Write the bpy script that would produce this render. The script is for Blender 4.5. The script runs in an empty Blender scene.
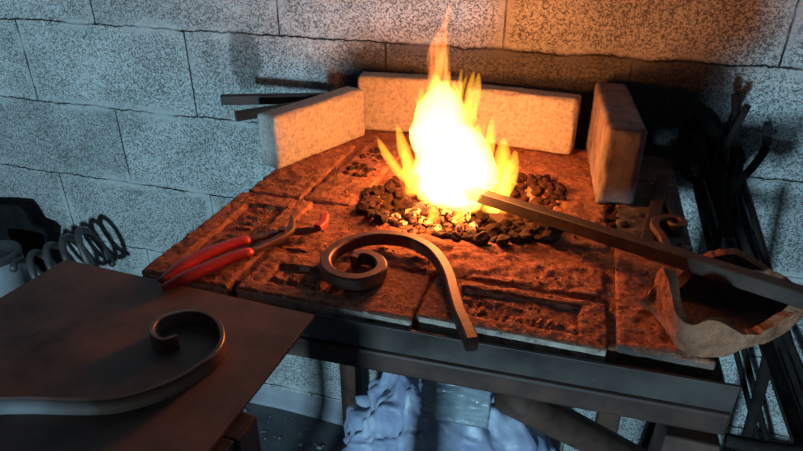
import bpy, bmesh, math, random
from mathutils import Vector, Matrix, noise
R = math.radians
random.seed(7)
sc = bpy.context.scene
COL = sc.collection

# ------------------------------------------------------------------ materials
def nt(name):
    m = bpy.data.materials.new(name); m.use_nodes = True
    t = m.node_tree; t.nodes.clear()
    return m, t
def N(t, kind, **kw):
    n = t.nodes.new(kind)
    for k, v in kw.items():
        if k.startswith('i_'):
            n.inputs[k[2:].replace('_', ' ')].default_value = v
        else:
            setattr(n, k, v)
    return n
def ramp(t, src, stops):
    r = t.nodes.new('ShaderNodeValToRGB')
    e = r.color_ramp.elements
    while len(e) < len(stops): e.new(0.5)
    for el, (p, c) in zip(e, stops):
        el.position = p; el.color = (*c, 1) if len(c) == 3 else c
    t.links.new(src, r.inputs[0])
    return r
def math_(t, op, a, b=None, c=None):
    n = t.nodes.new('ShaderNodeMath'); n.operation = op
    for i, v in enumerate((a, b, c)):
        if v is None: continue
        if isinstance(v, (int, float)): n.inputs[i].default_value = v
        else: t.links.new(v, n.inputs[i])
    return n.outputs[0]
def mixc(t, fac, a, b, mode='MIX'):
    n = t.nodes.new('ShaderNodeMix'); n.data_type = 'RGBA'; n.blend_type = mode
    if isinstance(fac, (int, float)): n.inputs[0].default_value = fac
    else: t.links.new(fac, n.inputs[0])
    for s, v in ((6, a), (7, b)):
        if isinstance(v, tuple): n.inputs[s].default_value = (*v, 1)
        else: t.links.new(v, n.inputs[s])
    return n.outputs[2]
def simple(name, cols, scale=30, rough=0.7, metal=0.0, bump=0.3, bscale=200, bdist=0.002, detail=5, spec=0.5, rvar=0.0):
    """noise-mixed colour, two bump octaves"""
    m, t = nt(name)
    L = t.links.new
    tc = N(t, 'ShaderNodeTexCoord')
    n1 = N(t, 'ShaderNodeTexNoise', i_Scale=scale, i_Detail=detail, i_Roughness=0.65)
    L(tc.outputs['Object'], n1.inputs['Vector'])
    k = len(cols)
    r = ramp(t, n1.outputs['Fac'], [(0.3 + 0.4 * i / max(1, k - 1), c) for i, c in enumerate(cols)])
    n2 = N(t, 'ShaderNodeTexNoise', i_Scale=bscale, i_Detail=4, i_Roughness=0.7)
    L(tc.outputs['Object'], n2.inputs['Vector'])
    b = N(t, 'ShaderNodeBump', i_Strength=bump, i_Distance=bdist)
    L(n2.outputs['Fac'], b.inputs['Height'])
    p = N(t, 'ShaderNodeBsdfPrincipled', i_Metallic=metal, i_Roughness=rough)
    p.inputs['Specular IOR Level'].default_value = spec
    if rvar:
        L(math_(t, 'MULTIPLY_ADD', n1.outputs['Fac'], rvar, rough - rvar * 0.5), p.inputs['Roughness'])
    L(r.outputs[0], p.inputs['Base Color']); L(b.outputs[0], p.inputs['Normal'])
    o = N(t, 'ShaderNodeOutputMaterial'); L(p.outputs[0], o.inputs[0])
    return m

def wall_material():
    m, t = nt('concrete_block'); L = t.links.new
    tc = N(t, 'ShaderNodeTexCoord')
    sep = N(t, 'ShaderNodeSeparateXYZ'); L(tc.outputs['Object'], sep.inputs[0])
    wob = N(t, 'ShaderNodeTexNoise', i_Scale=45, i_Detail=6, i_Roughness=0.7); L(tc.outputs['Object'], wob.inputs['Vector'])
    wob2 = N(t, 'ShaderNodeTexNoise', i_Scale=7, i_Detail=2); L(tc.outputs['Object'], wob2.inputs['Vector'])
    w = math_(t, 'MULTIPLY_ADD', wob.outputs['Fac'], 0.016, -0.008)
    w2 = math_(t, 'MULTIPLY_ADD', wob2.outputs['Fac'], 0.022, -0.011)
    wx = math_(t, 'ADD', sep.outputs['X'], math_(t, 'ADD', math_(t, 'MULTIPLY', w, 0.35), -0.085))
    wz = math_(t, 'ADD', sep.outputs['Z'], math_(t, 'ADD', math_(t, 'ADD', w, w2), 0.154))
    cmb = N(t, 'ShaderNodeCombineXYZ'); L(wx, cmb.inputs[0]); L(wz, cmb.inputs[1])
    def brick(size, smooth):
        b = t.nodes.new('ShaderNodeTexBrick'); b.offset = 0.5; b.offset_frequency = 2; b.squash = 1.0
        b.inputs['Scale'].default_value = 1; b.inputs['Mortar Size'].default_value = size
        b.inputs['Mortar Smooth'].default_value = smooth; b.inputs['Brick Width'].default_value = 0.508
        b.inputs['Row Height'].default_value = 0.216; b.inputs['Bias'].default_value = 0
        b.inputs['Color1'].default_value = (0, 0, 0, 1); b.inputs['Color2'].default_value = (1, 1, 1, 1)
        L(cmb.outputs[0], b.inputs['Vector']); return b
    crack = brick(0.0024, 0.4); smear = brick(0.030, 0.9)
    gap = N(t, 'ShaderNodeTexNoise', i_Scale=9, i_Detail=4); L(tc.outputs['Object'], gap.inputs['Vector'])
    gapm = ramp(t, gap.outputs['Fac'], [(0.34, (0.1,) * 3), (0.52, (1, 1, 1))])
    ck = math_(t, 'MULTIPLY', crack.outputs['Fac'], gapm.outputs[0])
    sm = math_(t, 'MULTIPLY', smear.outputs['Fac'], ramp(t, gap.outputs['Fac'], [(0.42, (1, 1, 1)), (0.6, (0, 0, 0))]).outputs[0])
    # porous face
    v = N(t, 'ShaderNodeTexVoronoi', i_Scale=360); L(tc.outputs['Object'], v.inputs['Vector'])
    vs = N(t, 'ShaderNodeSeparateColor'); L(v.outputs['Color'], vs.inputs[0])
    nf = N(t, 'ShaderNodeTexNoise', i_Scale=200, i_Detail=5, i_Roughness=0.8); L(tc.outputs['Object'], nf.inputs['Vector'])
    nl = N(t, 'ShaderNodeTexNoise', i_Scale=6, i_Detail=4); L(tc.outputs['Object'], nl.inputs['Vector'])
    dens = math_(t, 'MULTIPLY_ADD', nl.outputs['Fac'], 0.30, -0.15)
    cell = math_(t, 'ADD', math_(t, 'MULTIPLY', vs.outputs[0], 0.42), math_(t, 'MULTIPLY', nf.outputs['Fac'], 0.58))
    pit = ramp(t, math_(t, 'ADD', cell, dens), [(0.33, (1, 1, 1)), (0.46, (0, 0, 0))])
    pm = math_(t, 'MULTIPLY', pit.outputs[0], math_(t, 'SUBTRACT', 1.0, math_(t, 'MULTIPLY', sm, 0.85)))
    base = ramp(t, nl.outputs['Fac'], [(0.3, (0.36, 0.37, 0.36)), (0.7, (0.50, 0.51, 0.50))])
    tone = mixc(t, 0.16, base.outputs[0], crack.outputs['Color'], 'OVERLAY')
    grain = mixc(t, 0.55, tone, ramp(t, cell, [(0.36, (0.22,) * 3), (0.68, (0.74,) * 3)]).outputs[0], 'OVERLAY')
    c1 = mixc(t, sm, grain, (0.50, 0.51, 0.50))
    c2 = mixc(t, math_(t, 'MULTIPLY', pm, 0.68), c1, (0.08, 0.08, 0.08))
    c3 = mixc(t, ck, c2, (0.03, 0.028, 0.026))
    # ragged dark patches on the wall, weaker above one block joint
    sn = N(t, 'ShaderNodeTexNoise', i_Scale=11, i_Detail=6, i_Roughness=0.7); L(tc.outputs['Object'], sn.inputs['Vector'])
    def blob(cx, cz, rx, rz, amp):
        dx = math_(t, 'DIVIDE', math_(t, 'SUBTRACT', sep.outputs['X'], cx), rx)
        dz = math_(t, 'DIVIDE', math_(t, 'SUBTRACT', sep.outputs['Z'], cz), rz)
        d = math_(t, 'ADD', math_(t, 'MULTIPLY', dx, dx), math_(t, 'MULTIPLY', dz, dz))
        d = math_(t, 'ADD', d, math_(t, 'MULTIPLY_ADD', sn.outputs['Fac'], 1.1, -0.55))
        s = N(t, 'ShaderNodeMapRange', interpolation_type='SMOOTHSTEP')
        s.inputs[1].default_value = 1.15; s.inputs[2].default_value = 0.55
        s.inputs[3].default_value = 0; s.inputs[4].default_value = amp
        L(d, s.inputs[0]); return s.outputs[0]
    dark_mask = None
    for a in DARK_PATCHES:
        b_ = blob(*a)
        dark_mask = b_ if dark_mask is None else math_(t, 'MAXIMUM', dark_mask, b_)
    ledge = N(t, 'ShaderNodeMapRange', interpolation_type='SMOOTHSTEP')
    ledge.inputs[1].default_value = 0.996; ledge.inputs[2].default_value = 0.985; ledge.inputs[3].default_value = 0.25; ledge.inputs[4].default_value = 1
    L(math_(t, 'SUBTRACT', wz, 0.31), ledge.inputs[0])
    dark_mask = math_(t, 'MULTIPLY', dark_mask, ledge.outputs[0])
    c4 = mixc(t, dark_mask, c3, (0.035, 0.028, 0.024))
    h = math_(t, 'ADD', math_(t, 'MULTIPLY', pm, -1.0), math_(t, 'MULTIPLY', nf.outputs['Fac'], 0.6))
    h = math_(t, 'ADD', h, math_(t, 'MULTIPLY', ck, -2.5))
    b = N(t, 'ShaderNodeBump', i_Strength=0.55, i_Distance=0.004); L(h, b.inputs['Height'])
    p = N(t, 'ShaderNodeBsdfPrincipled', i_Roughness=0.95); p.inputs['Specular IOR Level'].default_value = 0.15
    L(c4, p.inputs['Base Color']); L(b.outputs[0], p.inputs['Normal'])
    o = N(t, 'ShaderNodeOutputMaterial'); L(p.outputs[0], o.inputs[0])
    return m
DARK_PATCHES = [(-0.16, 1.06, 0.44, 0.15, 0.82), (0.15, 1.03, 0.16, 0.17, 0.85), (-0.775, 1.09, 0.045, 0.09, 0.55)]

def emit_volume(name, col, strength, scale=0, lo=0.35, hi=0.65):
    m, t = nt(name); L = t.links.new
    e = N(t, 'ShaderNodeEmission'); e.inputs[0].default_value = (*col, 1); e.inputs[1].default_value = strength
    if scale:
        tc = N(t, 'ShaderNodeTexCoord')
        mp = N(t, 'ShaderNodeMapping'); mp.inputs['Scale'].default_value = (1, 1, 0.16)
        L(tc.outputs['Object'], mp.inputs[0])
        n = N(t, 'ShaderNodeTexNoise', i_Scale=scale, i_Detail=2); L(mp.outputs[0], n.inputs['Vector'])
        mr = N(t, 'ShaderNodeMapRange'); mr.inputs[1].default_value = lo; mr.inputs[2].default_value = hi
        mr.inputs[3].default_value = 0; mr.inputs[4].default_value = strength
        L(n.outputs['Fac'], mr.inputs[0]); L(mr.outputs[0], e.inputs[1])
    o = N(t, 'ShaderNodeOutputMaterial'); L(e.outputs[0], o.inputs['Volume'])
    return m
def ember(name, col, strength):
    m, t = nt(name); L = t.links.new
    tc = N(t, 'ShaderNodeTexCoord')
    n = N(t, 'ShaderNodeTexNoise', i_Scale=0.9, i_Detail=3); L(tc.outputs['Object'], n.inputs['Vector'])
    mr = N(t, 'ShaderNodeMapRange'); mr.inputs[1].default_value = 0.44; mr.inputs[2].default_value = 0.62
    mr.inputs[3].default_value = 0; mr.inputs[4].default_value = strength
    L(n.outputs['Fac'], mr.inputs[0])
    p = N(t, 'ShaderNodeBsdfPrincipled', i_Roughness=0.9)
    p.inputs['Base Color'].default_value = (0.03, 0.02, 0.02, 1)
    p.inputs['Emission Color'].default_value = (*col, 1); L(mr.outputs[0], p.inputs['Emission Strength'])
    o = N(t, 'ShaderNodeOutputMaterial'); L(p.outputs[0], o.inputs[0])
    return m

M = {
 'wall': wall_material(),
 'floor': simple('dark_concrete_floor', [(0.06, 0.062, 0.07), (0.13, 0.135, 0.15)], 14, 0.85, 0, 0.5, 160, 0.003),
 'cement': simple('cement_fillet', [(0.25, 0.26, 0.30), (0.38, 0.39, 0.43)], 9, 0.9, 0, 0.3, 120),
 'ash': simple('ash_and_scale', [(0.20, 0.078, 0.048), (0.44, 0.185, 0.115), (0.60, 0.28, 0.18)], 110, 0.95, 0, 0.9, 260, 0.008, 8, 0.1),
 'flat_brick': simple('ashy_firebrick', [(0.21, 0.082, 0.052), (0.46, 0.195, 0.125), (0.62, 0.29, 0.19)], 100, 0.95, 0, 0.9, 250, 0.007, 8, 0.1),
 'brick_edge': simple('clean_firebrick_side', [(0.16, 0.12, 0.10), (0.66, 0.55, 0.47), (0.88, 0.76, 0.66)], 60, 0.9, 0, 0.6, 300, 0.002, 7, 0.2),
 'brick': simple('firebrick', [(0.27, 0.235, 0.215), (0.47, 0.425, 0.39), (0.60, 0.55, 0.51)], 150, 0.9, 0, 0.6, 330, 0.002, 8, 0.2),
 'brick_grey': simple('greyish_firebrick', [(0.12, 0.085, 0.077), (0.25, 0.19, 0.175), (0.33, 0.27, 0.25)], 22, 0.9, 0, 0.6, 330, 0.002, 8, 0.2),  # darker, greyer tone for the tallest upright brick
 'brick_dark': simple('dark_firebrick', [(0.10, 0.07, 0.06), (0.20, 0.15, 0.125)], 30, 0.95, 0, 0.7, 300, 0.002, 7, 0.15),
 'coal': simple('coal', [(0.018, 0.008, 0.006), (0.085, 0.030, 0.019)], 70, 0.8, 0, 0.8, 300, 0.002, 4, 0.2),
 'beam': simple('dark_painted_steel', [(0.022, 0.012, 0.009), (0.048, 0.024, 0.019), (0.085, 0.04, 0.027)], 22, 0.6, 0.1, 0.15, 150, 0.001, 7, 0.4, 0.2),
 'angle': simple('grey_mill_steel', [(0.040, 0.031, 0.028), (0.072, 0.057, 0.052), (0.10, 0.078, 0.07)], 14, 0.5, 0.3, 0.12, 150, 0.001, 7, 0.4, 0.2),
 'rusty': simple('rusty_steel', [(0.045, 0.028, 0.022), (0.10, 0.055, 0.042), (0.15, 0.075, 0.05)], 22, 0.75, 0.2, 0.3, 180, 0.001, 7, 0.3),
 'plate': simple('rust_brown_sheet', [(0.065, 0.048, 0.044), (0.165, 0.115, 0.10), (0.27, 0.15, 0.12)], 13, 0.6, 0.2, 0.35, 220, 0.0008, 9, 0.35, 0.25),
 'forged': simple('forged_steel', [(0.10, 0.048, 0.034), (0.22, 0.115, 0.085)], 60, 0.5, 0.55, 0.25, 220, 0.0008, 6, 0.5, 0.2),
 'bar_steel': simple('scaled_bar_steel', [(0.04, 0.026, 0.022), (0.095, 0.068, 0.058)], 30, 0.6, 0.4, 0.3, 200, 0.0008, 6, 0.4),
 'black_iron': simple('black_iron', [(0.009, 0.007, 0.0065), (0.026, 0.020, 0.018)], 30, 0.85, 0.0, 0.3, 150, 0.001, 5, 0.12),
 'dead_black': simple('dead_black_matte', [(0.006, 0.005, 0.005), (0.016, 0.014, 0.014)], 20, 0.9, 0.0, 0.3, 100, 0.001, 5, 0.1),  # black for the shadow-shaped sheet and the pliers slot
 'spring': simple('dull_spring_steel', [(0.07, 0.065, 0.065), (0.16, 0.15, 0.15)], 40, 0.5, 0.5, 0.2, 200, 0.001),
 'red': simple('red_vinyl_grip', [(0.42, 0.012, 0.012), (0.62, 0.03, 0.02)], 40, 0.4, 0, 0.1, 200, 0.0005),
 'red_tip': simple('red_paint', [(0.55, 0.05, 0.03), (0.70, 0.08, 0.05)], 50, 0.5, 0, 0.1, 200, 0.0005),
 'clay': simple('rough_fired_clay', [(0.12, 0.05, 0.03), (0.34, 0.15, 0.085), (0.48, 0.225, 0.135)], 24, 0.95, 0, 0.8, 130, 0.004, 8, 0.1),
 'clay_in': simple('dark_clay', [(0.05, 0.03, 0.025), (0.15, 0.08, 0.06)], 30, 0.95, 0, 0.8, 160, 0.004, 7, 0.1),  # darker tone for the inside of the bowl
 'bag': simple('bluish_plastic', [(0.20, 0.245, 0.40), (0.36, 0.41, 0.57), (0.56, 0.62, 0.76)], 11, 0.45, 0, 0.35, 25, 0.006, 3, 0.6),
 'bag_white': simple('whitish_plastic', [(0.40, 0.47, 0.60), (0.62, 0.70, 0.80), (0.78, 0.84, 0.90)], 9, 0.35, 0, 0.35, 25, 0.006, 3, 0.6),
 'wrap': simple('silvery_wrap', [(0.16, 0.20, 0.24), (0.42, 0.50, 0.56)], 14, 0.25, 0.15, 0.6, 50, 0.006, 4, 0.7),
 'can': simple('grey_tin', [(0.30, 0.32, 0.35), (0.55, 0.58, 0.62)], 12, 0.38, 0.5, 0.1, 60, 0.001),
 'wood': simple('dark_wood', [(0.03, 0.02, 0.015), (0.07, 0.045, 0.03)], 12, 0.85, 0, 0.4, 60, 0.002),
 'crumb': simple('pale_chips', [(0.18, 0.16, 0.15), (0.5, 0.46, 0.44)], 30, 0.9, 0, 0.3, 200),
 'grit': simple('ash_grit', [(0.16, 0.08, 0.06), (0.34, 0.2, 0.14)], 30, 0.95, 0, 0.3, 200),
 'ember': ember('glowing_coal', (1.0, 0.25, 0.04), 6.0),
 'ember_dim': ember('dull_red_coal', (1.0, 0.15, 0.02), 1.5),
 'flame_core': emit_volume('white_hot_flame', (1.0, 0.39, 0.085), 115),
 'flame_yellow': emit_volume('yellow_flame', (1.0, 0.40, 0.03), 85),
 'flame_orange': emit_volume('orange_flame', (1.0, 0.25, 0.04), 85, 110, 0.38, 0.66),
 'flame_faint': emit_volume('faint_flame', (1.0, 0.20, 0.03), 7, 120, 0.42, 0.66),
}

# ------------------------------------------------------------------ helpers
def mesh_obj(name, bm, m, parent=None, smooth=True, recalc=True):
    if recalc: bmesh.ops.recalc_face_normals(bm, faces=bm.faces)
    me = bpy.data.meshes.new(name); bm.to_mesh(me); bm.free()
    for f in me.polygons: f.use_smooth = smooth
    for mm in (m if isinstance(m, (list, tuple)) else [m]): me.materials.append(mm)
    o = bpy.data.objects.new(name, me); COL.objects.link(o)
    if parent: o.parent = parent
    return o
def tag(o, label, cat, group=None, kind=None):
    o['label'] = label; o['category'] = cat
    if group: o['group'] = group
    if kind: o['kind'] = kind
    return o
def empty(name, loc, label, cat, rz=0, group=None):
    o = bpy.data.objects.new(name, None); COL.objects.link(o)
    o.location = loc; o.rotation_euler = (0, 0, rz); o.empty_display_size = 0.05
    return tag(o, label, cat, group)
def local(o, *pts):
    """world points into the frame of thing o"""
    mw = Matrix.Translation(o.location) @ o.rotation_euler.to_matrix().to_4x4()
    inv = mw.inverted()
    return [inv @ Vector(p) for p in pts]
def box(bm, lo, hi, bev=0.002):
    c = [(a + b) / 2 for a, b in zip(lo, hi)]; s = [b - a for a, b in zip(lo, hi)]
    r = bmesh.ops.create_cube(bm, size=1, matrix=Matrix.Translation(c) @ Matrix.Diagonal((*s, 1)))
    if bev:
        es = list({e for v in r['verts'] for e in v.link_edges})
        bmesh.ops.bevel(bm, geom=es, offset=min(bev, min(s) * 0.3), segments=2, affect='EDGES', profile=0.5)
    return bm
def catmull(pts, n=6):
    P = [Vector(p) for p in pts]; out = []
    for i in range(len(P) - 1):
        p0 = P[max(i - 1, 0)]; p1 = P[i]; p2 = P[i + 1]; p3 = P[min(i + 2, len(P) - 1)]
        for k in range(n):
            t = k / n
            out.append(0.5 * ((2 * p1) + (p2 - p0) * t + (2 * p0 - 5 * p1 + 4 * p2 - p3) * t * t + (3 * p1 - p0 - 3 * p2 + p3) * t ** 3))
    out.append(P[-1]); return out
def sweep(bm, path, section, up=Vector((0, 0, 1)), scale=None):
    """section: list of (side, up) offsets; flat caps"""
    rings = []
    n = len(path)
    for i, p in enumerate(path):
        p = Vector(p)
        d = (Vector(path[min(i + 1, n - 1)]) - Vector(path[max(i - 1, 0)])).normalized()
        s = d.cross(up)
        if s.length < 1e-4: s = d.cross(Vector((1, 0, 0)))
        s.normalize(); u = s.cross(d).normalized()
        k = scale(i / (n - 1)) if scale else 1.0
        kx, ky = k if isinstance(k, tuple) else (k, k)
        rings.append([bm.verts.new(p + s * a * kx + u * b * ky) for a, b in section])
    m = len(section)
    for a, b in zip(rings, rings[1:]):
        for j in range(m):
            bm.faces.new((a[j], a[(j + 1) % m], b[(j + 1) % m], b[j]))
    bm.faces.new(rings[0]); bm.faces.new(list(reversed(rings[-1])))
    return bm
def rect(w, h, c=0.0012):
    a, b = w / 2, h / 2
    return [(-a + c, -b), (a - c, -b), (a, -b + c), (a, b - c), (a - c, b), (-a + c, b), (-a, b - c), (-a, -b + c)]
def circ(r, n=12, k=1.0):
    return [(r * math.cos(2 * math.pi * i / n), r * k * math.sin(2 * math.pi * i / n)) for i in range(n)]
def fb(p, s, o=3):
    return noise.fractal(Vector(p) * s, 0.9, 2.0, o)

def sub_box(bm, dx, dy, dz, step, faces_step=None):
    """box centred in x,y, from 0 to dz, with gridded faces"""
    nx, ny, nz = [max(2, int(round(d / step))) for d in (dx, dy, dz)]
    vs = {}
    def V(i, j, k):
        key = (i, j, k)
        if key not in vs: vs[key] = bm.verts.new((dx * (i / nx - 0.5), dy * (j / ny - 0.5), dz * k / nz))
        return vs[key]
    for i in range(nx):
        for j in range(ny):
            bm.faces.new((V(i, j, 0), V(i, j + 1, 0), V(i + 1, j + 1, 0), V(i + 1, j, 0)))
            bm.faces.new((V(i, j, nz), V(i + 1, j, nz), V(i + 1, j + 1, nz), V(i, j + 1, nz)))
    for i in range(nx):
        for k in range(nz):
            bm.faces.new((V(i, 0, k), V(i + 1, 0, k), V(i + 1, 0, k + 1), V(i, 0, k + 1)))
            bm.faces.new((V(i, ny, k), V(i, ny, k + 1), V(i + 1, ny, k + 1), V(i + 1, ny, k)))
    for j in range(ny):
        for k in range(nz):
            bm.faces.new((V(0, j, k), V(0, j, k + 1), V(0, j + 1, k + 1), V(0, j + 1, k)))
            bm.faces.new((V(nx, j, k), V(nx, j + 1, k), V(nx, j + 1, k + 1), V(nx, j, k + 1)))
def brick_mesh(dx, dy, dz, step, r, amp, seed, top=None, chip=0.0):
    bm = bmesh.new(); sub_box(bm, dx, dy, dz, step)
    off = Vector((seed * 3.7, seed * 1.9, seed * 5.3))
    for v in bm.verts:
        p = v.co.copy(); p.z -= dz / 2
        q = Vector((max(-dx / 2 + r, min(dx / 2 - r, p.x)), max(-dy / 2 + r, min(dy / 2 - r, p.y)), max(-dz / 2 + r, min(dz / 2 - r, p.z))))
        d = p - q
        istop = p.z > dz / 2 - 1e-6
        if d.length > 1e-6:
            outs = sum(1 for a in d if abs(a) > r * 0.5)
            nrm = d.normalized(); p = q + nrm * r
            if chip and outs >= 2:
                c = noise.noise((p + off) * 45); c2 = noise.noise((p + off) * 14)
                p -= nrm * max(0, c * 0.6 + c2 * 0.8 - 0.1) * chip
            p += nrm * fb(p + off, 60) * amp
        if istop and top:
            p.z += top(p.x, p.y)
        p.z += dz / 2
        v.co = p
    bmesh.ops.recalc_face_normals(bm, faces=bm.faces)
    return bm
def set_side_mat(o, idx, test):
    for f in o.data.polygons:
        if test(f): f.material_index = idx

# ------------------------------------------------------------------ the setting
def struct(name, bm, m):
    o = mesh_obj(name, bm, m, None, False); o['kind'] = 'structure'; return o
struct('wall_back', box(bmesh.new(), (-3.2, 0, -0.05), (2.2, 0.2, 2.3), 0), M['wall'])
struct('floor', box(bmesh.new(), (-3.2, -4.5, -0.1), (2.2, 0.0, 0.0), 0), M['floor'])
bm = bmesh.new()
prof = [(0, 0.0), (-0.035, 0.0), (-0.03, 0.012), (-0.012, 0.03), (0, 0.05)]
nseg = 160; rings = []
for i in range(nseg + 1):
    x = -3.2 + 5.4 * i / nseg; k = 1 + 0.35 * noise.noise((x * 6, 0, 0))
    rings.append([bm.verts.new((x, y * k, z * k)) for y, z in prof])
for a, b in zip(rings, rings[1:]):
    for j in range(4): bm.faces.new((a[j], b[j], b[j + 1], a[j + 1]))
struct('baseboard_back', bm, M['cement'])

# ------------------------------------------------------------------ forge table
TX0, TX1, TY0, TY1 = -0.572, 0.2, -0.762, -0.012
table = empty('forge_table', (-0.186, -0.39, 0), 'brown steel forge table carrying the brick hearth and the fire', 'table')
def tpart(name, lo, hi, m, bev=0.003):
    a, b = local(table, lo, hi)
    return mesh_obj(name, box(bmesh.new(), a, b, bev), m, table, False)
fb_ = mesh_obj('front_beam', box(bmesh.new(), (-0.386, -0.017, 0.893), (0.386, 0.017, 0.9245), 0.004), M['beam'], table, False)
fb_.location = (0, -0.322, 0); fb_.rotation_euler = (0, 0, R(2.0)); fb_['label'] = 'brown square-tube front beam'
bm = bmesh.new()
box(bm, (-0.386, -0.0125, 0.9245), (0.386, -0.0075, 0.9605), 0.0012); box(bm, (-0.386, -0.0075, 0.9245), (0.386, 0.020, 0.9290), 0.0008)
ea_ = mesh_obj('edge_angle', bm, M['angle'], table, False)
ea_.location = (0, -0.322, 0); ea_.rotation_euler = (0, 0, R(2.0)); ea_['label'] = 'grey angle-iron lip above the beam'
TYF = -0.700
tpart('back_rail', (TX0, TY1 - 0.035, 0.8945), (TX1, TY1, 0.9295), M['beam'])
tpart('side_rail', (TX0, TYF, 0.8945), (TX0 + 0.035, TY1 - 0.035, 0.9295), M['beam'])
tpart('side_rail', (TX1 - 0.035, -0.688, 0.8945), (TX1, TY1 - 0.035, 0.9295), M['beam'])
tpart('hearth_plate', (TX0 + 0.035, TYF, 0.9245), (TX1 - 0.035, TY1 - 0.035, 0.9290), M['rusty'], 0.001)
for x0, y0, w in ((TX0 + 0.005, -0.742, 0.04), (TX1 - 0.062, -0.733, 0.056), (-0.53, -0.105, 0.045), (TX1 - 0.055, -0.105, 0.05)):
    tpart('leg', (x0, y0, 0.0), (x0 + w, y0 + w, 0.8935), M['rusty'])
bm = bmesh.new()
rp = catmull([(0.197, -0.728, 0.902), (0.225, -0.728, 0.902), (0.262, -0.724, 0.902), (0.272, -0.712, 0.902), (0.274, -0.68, 0.902), (0.274, -0.45, 0.902), (0.274, -0.25, 0.902)], 6)
sweep(bm, local(table, *rp), circ(0.0075))
mesh_obj('tool_rail', bm, M['black_iron'], table)

# hearth ash: a gridded bed with the fire pit sunk into it
PIT = (-0.165, -0.37, 0.150, 0.115)
def ash_z(x, y):
    z = 0.9635 + 0.0035 * fb((x, y, 1), 16) + 0.0022 * fb((x, y, 5), 60, 2)
    e = ((x - PIT[0]) / PIT[2]) ** 2 + ((y - PIT[1]) / PIT[3]) ** 2
    e += 0.25 * noise.noise((x * 22, y * 22, 3))
    if e < 1.25:
        s = min(1, max(0, (1.25 - e) / 0.75)); z -= 0.042 * s * s * (3 - 2 * s)
        z += 0.030 * math.exp(-((x + 0.195) / 0.075) ** 2 - ((y + 0.385) / 0.055) ** 2)
    elif e < 2.0:
        z += 0.004 * math.sin((e - 1.25) / 0.75 * math.pi)
    # trough along the front of the pit rim
    g = math.exp(-((y + 0.607) / 0.007) ** 2) if -0.16 < x < 0.07 else 0
    z -= 0.012 * g
    return z
bm = bmesh.new(); nx, ny = 180, 168
x0, x1, y0, y1 = -0.536, 0.164, -0.708, -0.05
grid = [[bm.verts.new((x0 + (x1 - x0) * i / nx, y0 + (y1 - y0) * j / ny, 0)) for i in range(nx + 1)] for j in range(ny + 1)]
for row in grid:
    for v in row:
        z = ash_z(v.co.x, v.co.y)
        if v.co.x > 0.064 and v.co.y < -0.69: z = 0.930
        elif v.co.y < -0.700 or v.co.x < -0.53 or v.co.x > 0.158: z = 0.948
        v.co.z = z
for j in range(ny):
    for i in range(nx):
        f = bm.faces.new((grid[j][i], grid[j][i + 1], grid[j + 1][i + 1], grid[j + 1][i]))
        c = f.calc_center_median()
        if ((c.x - PIT[0]) / PIT[2]) ** 2 + ((c.y - PIT[1]) / PIT[3]) ** 2 + 0.5 * noise.noise((c.x * 30, c.y * 30, 8)) < 1.12: f.material_index = 1
border = [e for e in bm.edges if e.is_boundary]
ex = bmesh.ops.extrude_edge_only(bm, edges=border)
for v in [g for g in ex['geom'] if isinstance(g, bmesh.types.BMVert)]: v.co.z = 0.929
tag(mesh_obj('hearth_ash', bm, [M['ash'], M['coal']]), 'reddish bed of ash and clinker filling the hearth around the fire', 'ash', kind='stuff')

# flat bricks
def frog(dx, dy, hx, hy, depth, letters, seed, ox=0, oy=0):
    rnd = random.Random(seed)
    strokes = []
    for row, (yy, hh, xa, xb, pitch) in enumerate(letters):
        x = xa
        while x < xb:
            for q in range(3):   # worn raised strokes, no longer readable
                w = pitch * 0.16; xx = x + pitch * (0.15 + 0.27 * q)
                lo = yy - hh * (0.5 if rnd.random() < 0.75 else 0.05); hi = yy + hh * (0.5 if rnd.random() < 0.75 else 0.05)
                if rnd.random() < 0.8: strokes.append((xx - w, xx + w, lo, hi))
                if q < 2 and rnd.random() < 0.5:
                    yb = yy + hh * rnd.choice((-0.42, 0, 0.42)); strokes.append((xx, xx + pitch * 0.27, yb - hh * 0.1, yb + hh * 0.1))
            x += pitch
    def f(x, y):
        x += 0.002 * noise.noise((x * 60, y * 60, seed)); y += 0.002 * noise.noise((y * 60, x * 60, seed + 9))
        ax = hx - abs(x - ox); ay = hy - abs(y - oy); m = min(ax, ay)
        z = 0.0014 * fb((x, y, seed), 70, 3) + 0.0010 * fb((x, y, seed + 4), 200, 2)
        if m > 0:
            k = min(1, m / 0.004); z -= depth * k
            z += 0.0022 * fb((x, y, seed + 2), 90, 2) * k
            for a, b, c, d in strokes:
                if a < x - ox < b and c < y - oy < d: z += depth * 0.62; break
        return z
    return f
def plain(seed, amp=0.0025):
    return lambda x, y: amp * fb((x, y, seed), 40, 3) + 0.0012 * fb((x, y, seed + 4), 160, 2)
G_FLAT = 'firebricks laid flat on the hearth'
def flat_brick(x0, x1, y0, y1, label, seed, top, ztop=0.970, rz=0, m='flat_brick', step=0.0035, thick=0.041, edge='brick_edge'):
    thick = ztop - 0.9308
    bm = brick_mesh(x1 - x0, y1 - y0, thick, step, 0.003, 0.0009, seed, top, 0.004)
    o = mesh_obj('firebrick', bm, [M[m], M[edge]], recalc=False)
    if edge: set_side_mat(o, 1, lambda f: f.normal.z < 0.45 and f.normal.y < -0.6 and f.center.z < thick - 0.002)
    o.location = ((x0 + x1) / 2, (y0 + y1) / 2, ztop - thick); o.rotation_euler = (0, 0, R(rz))
    return tag(o, label, 'brick', G_FLAT)
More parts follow.
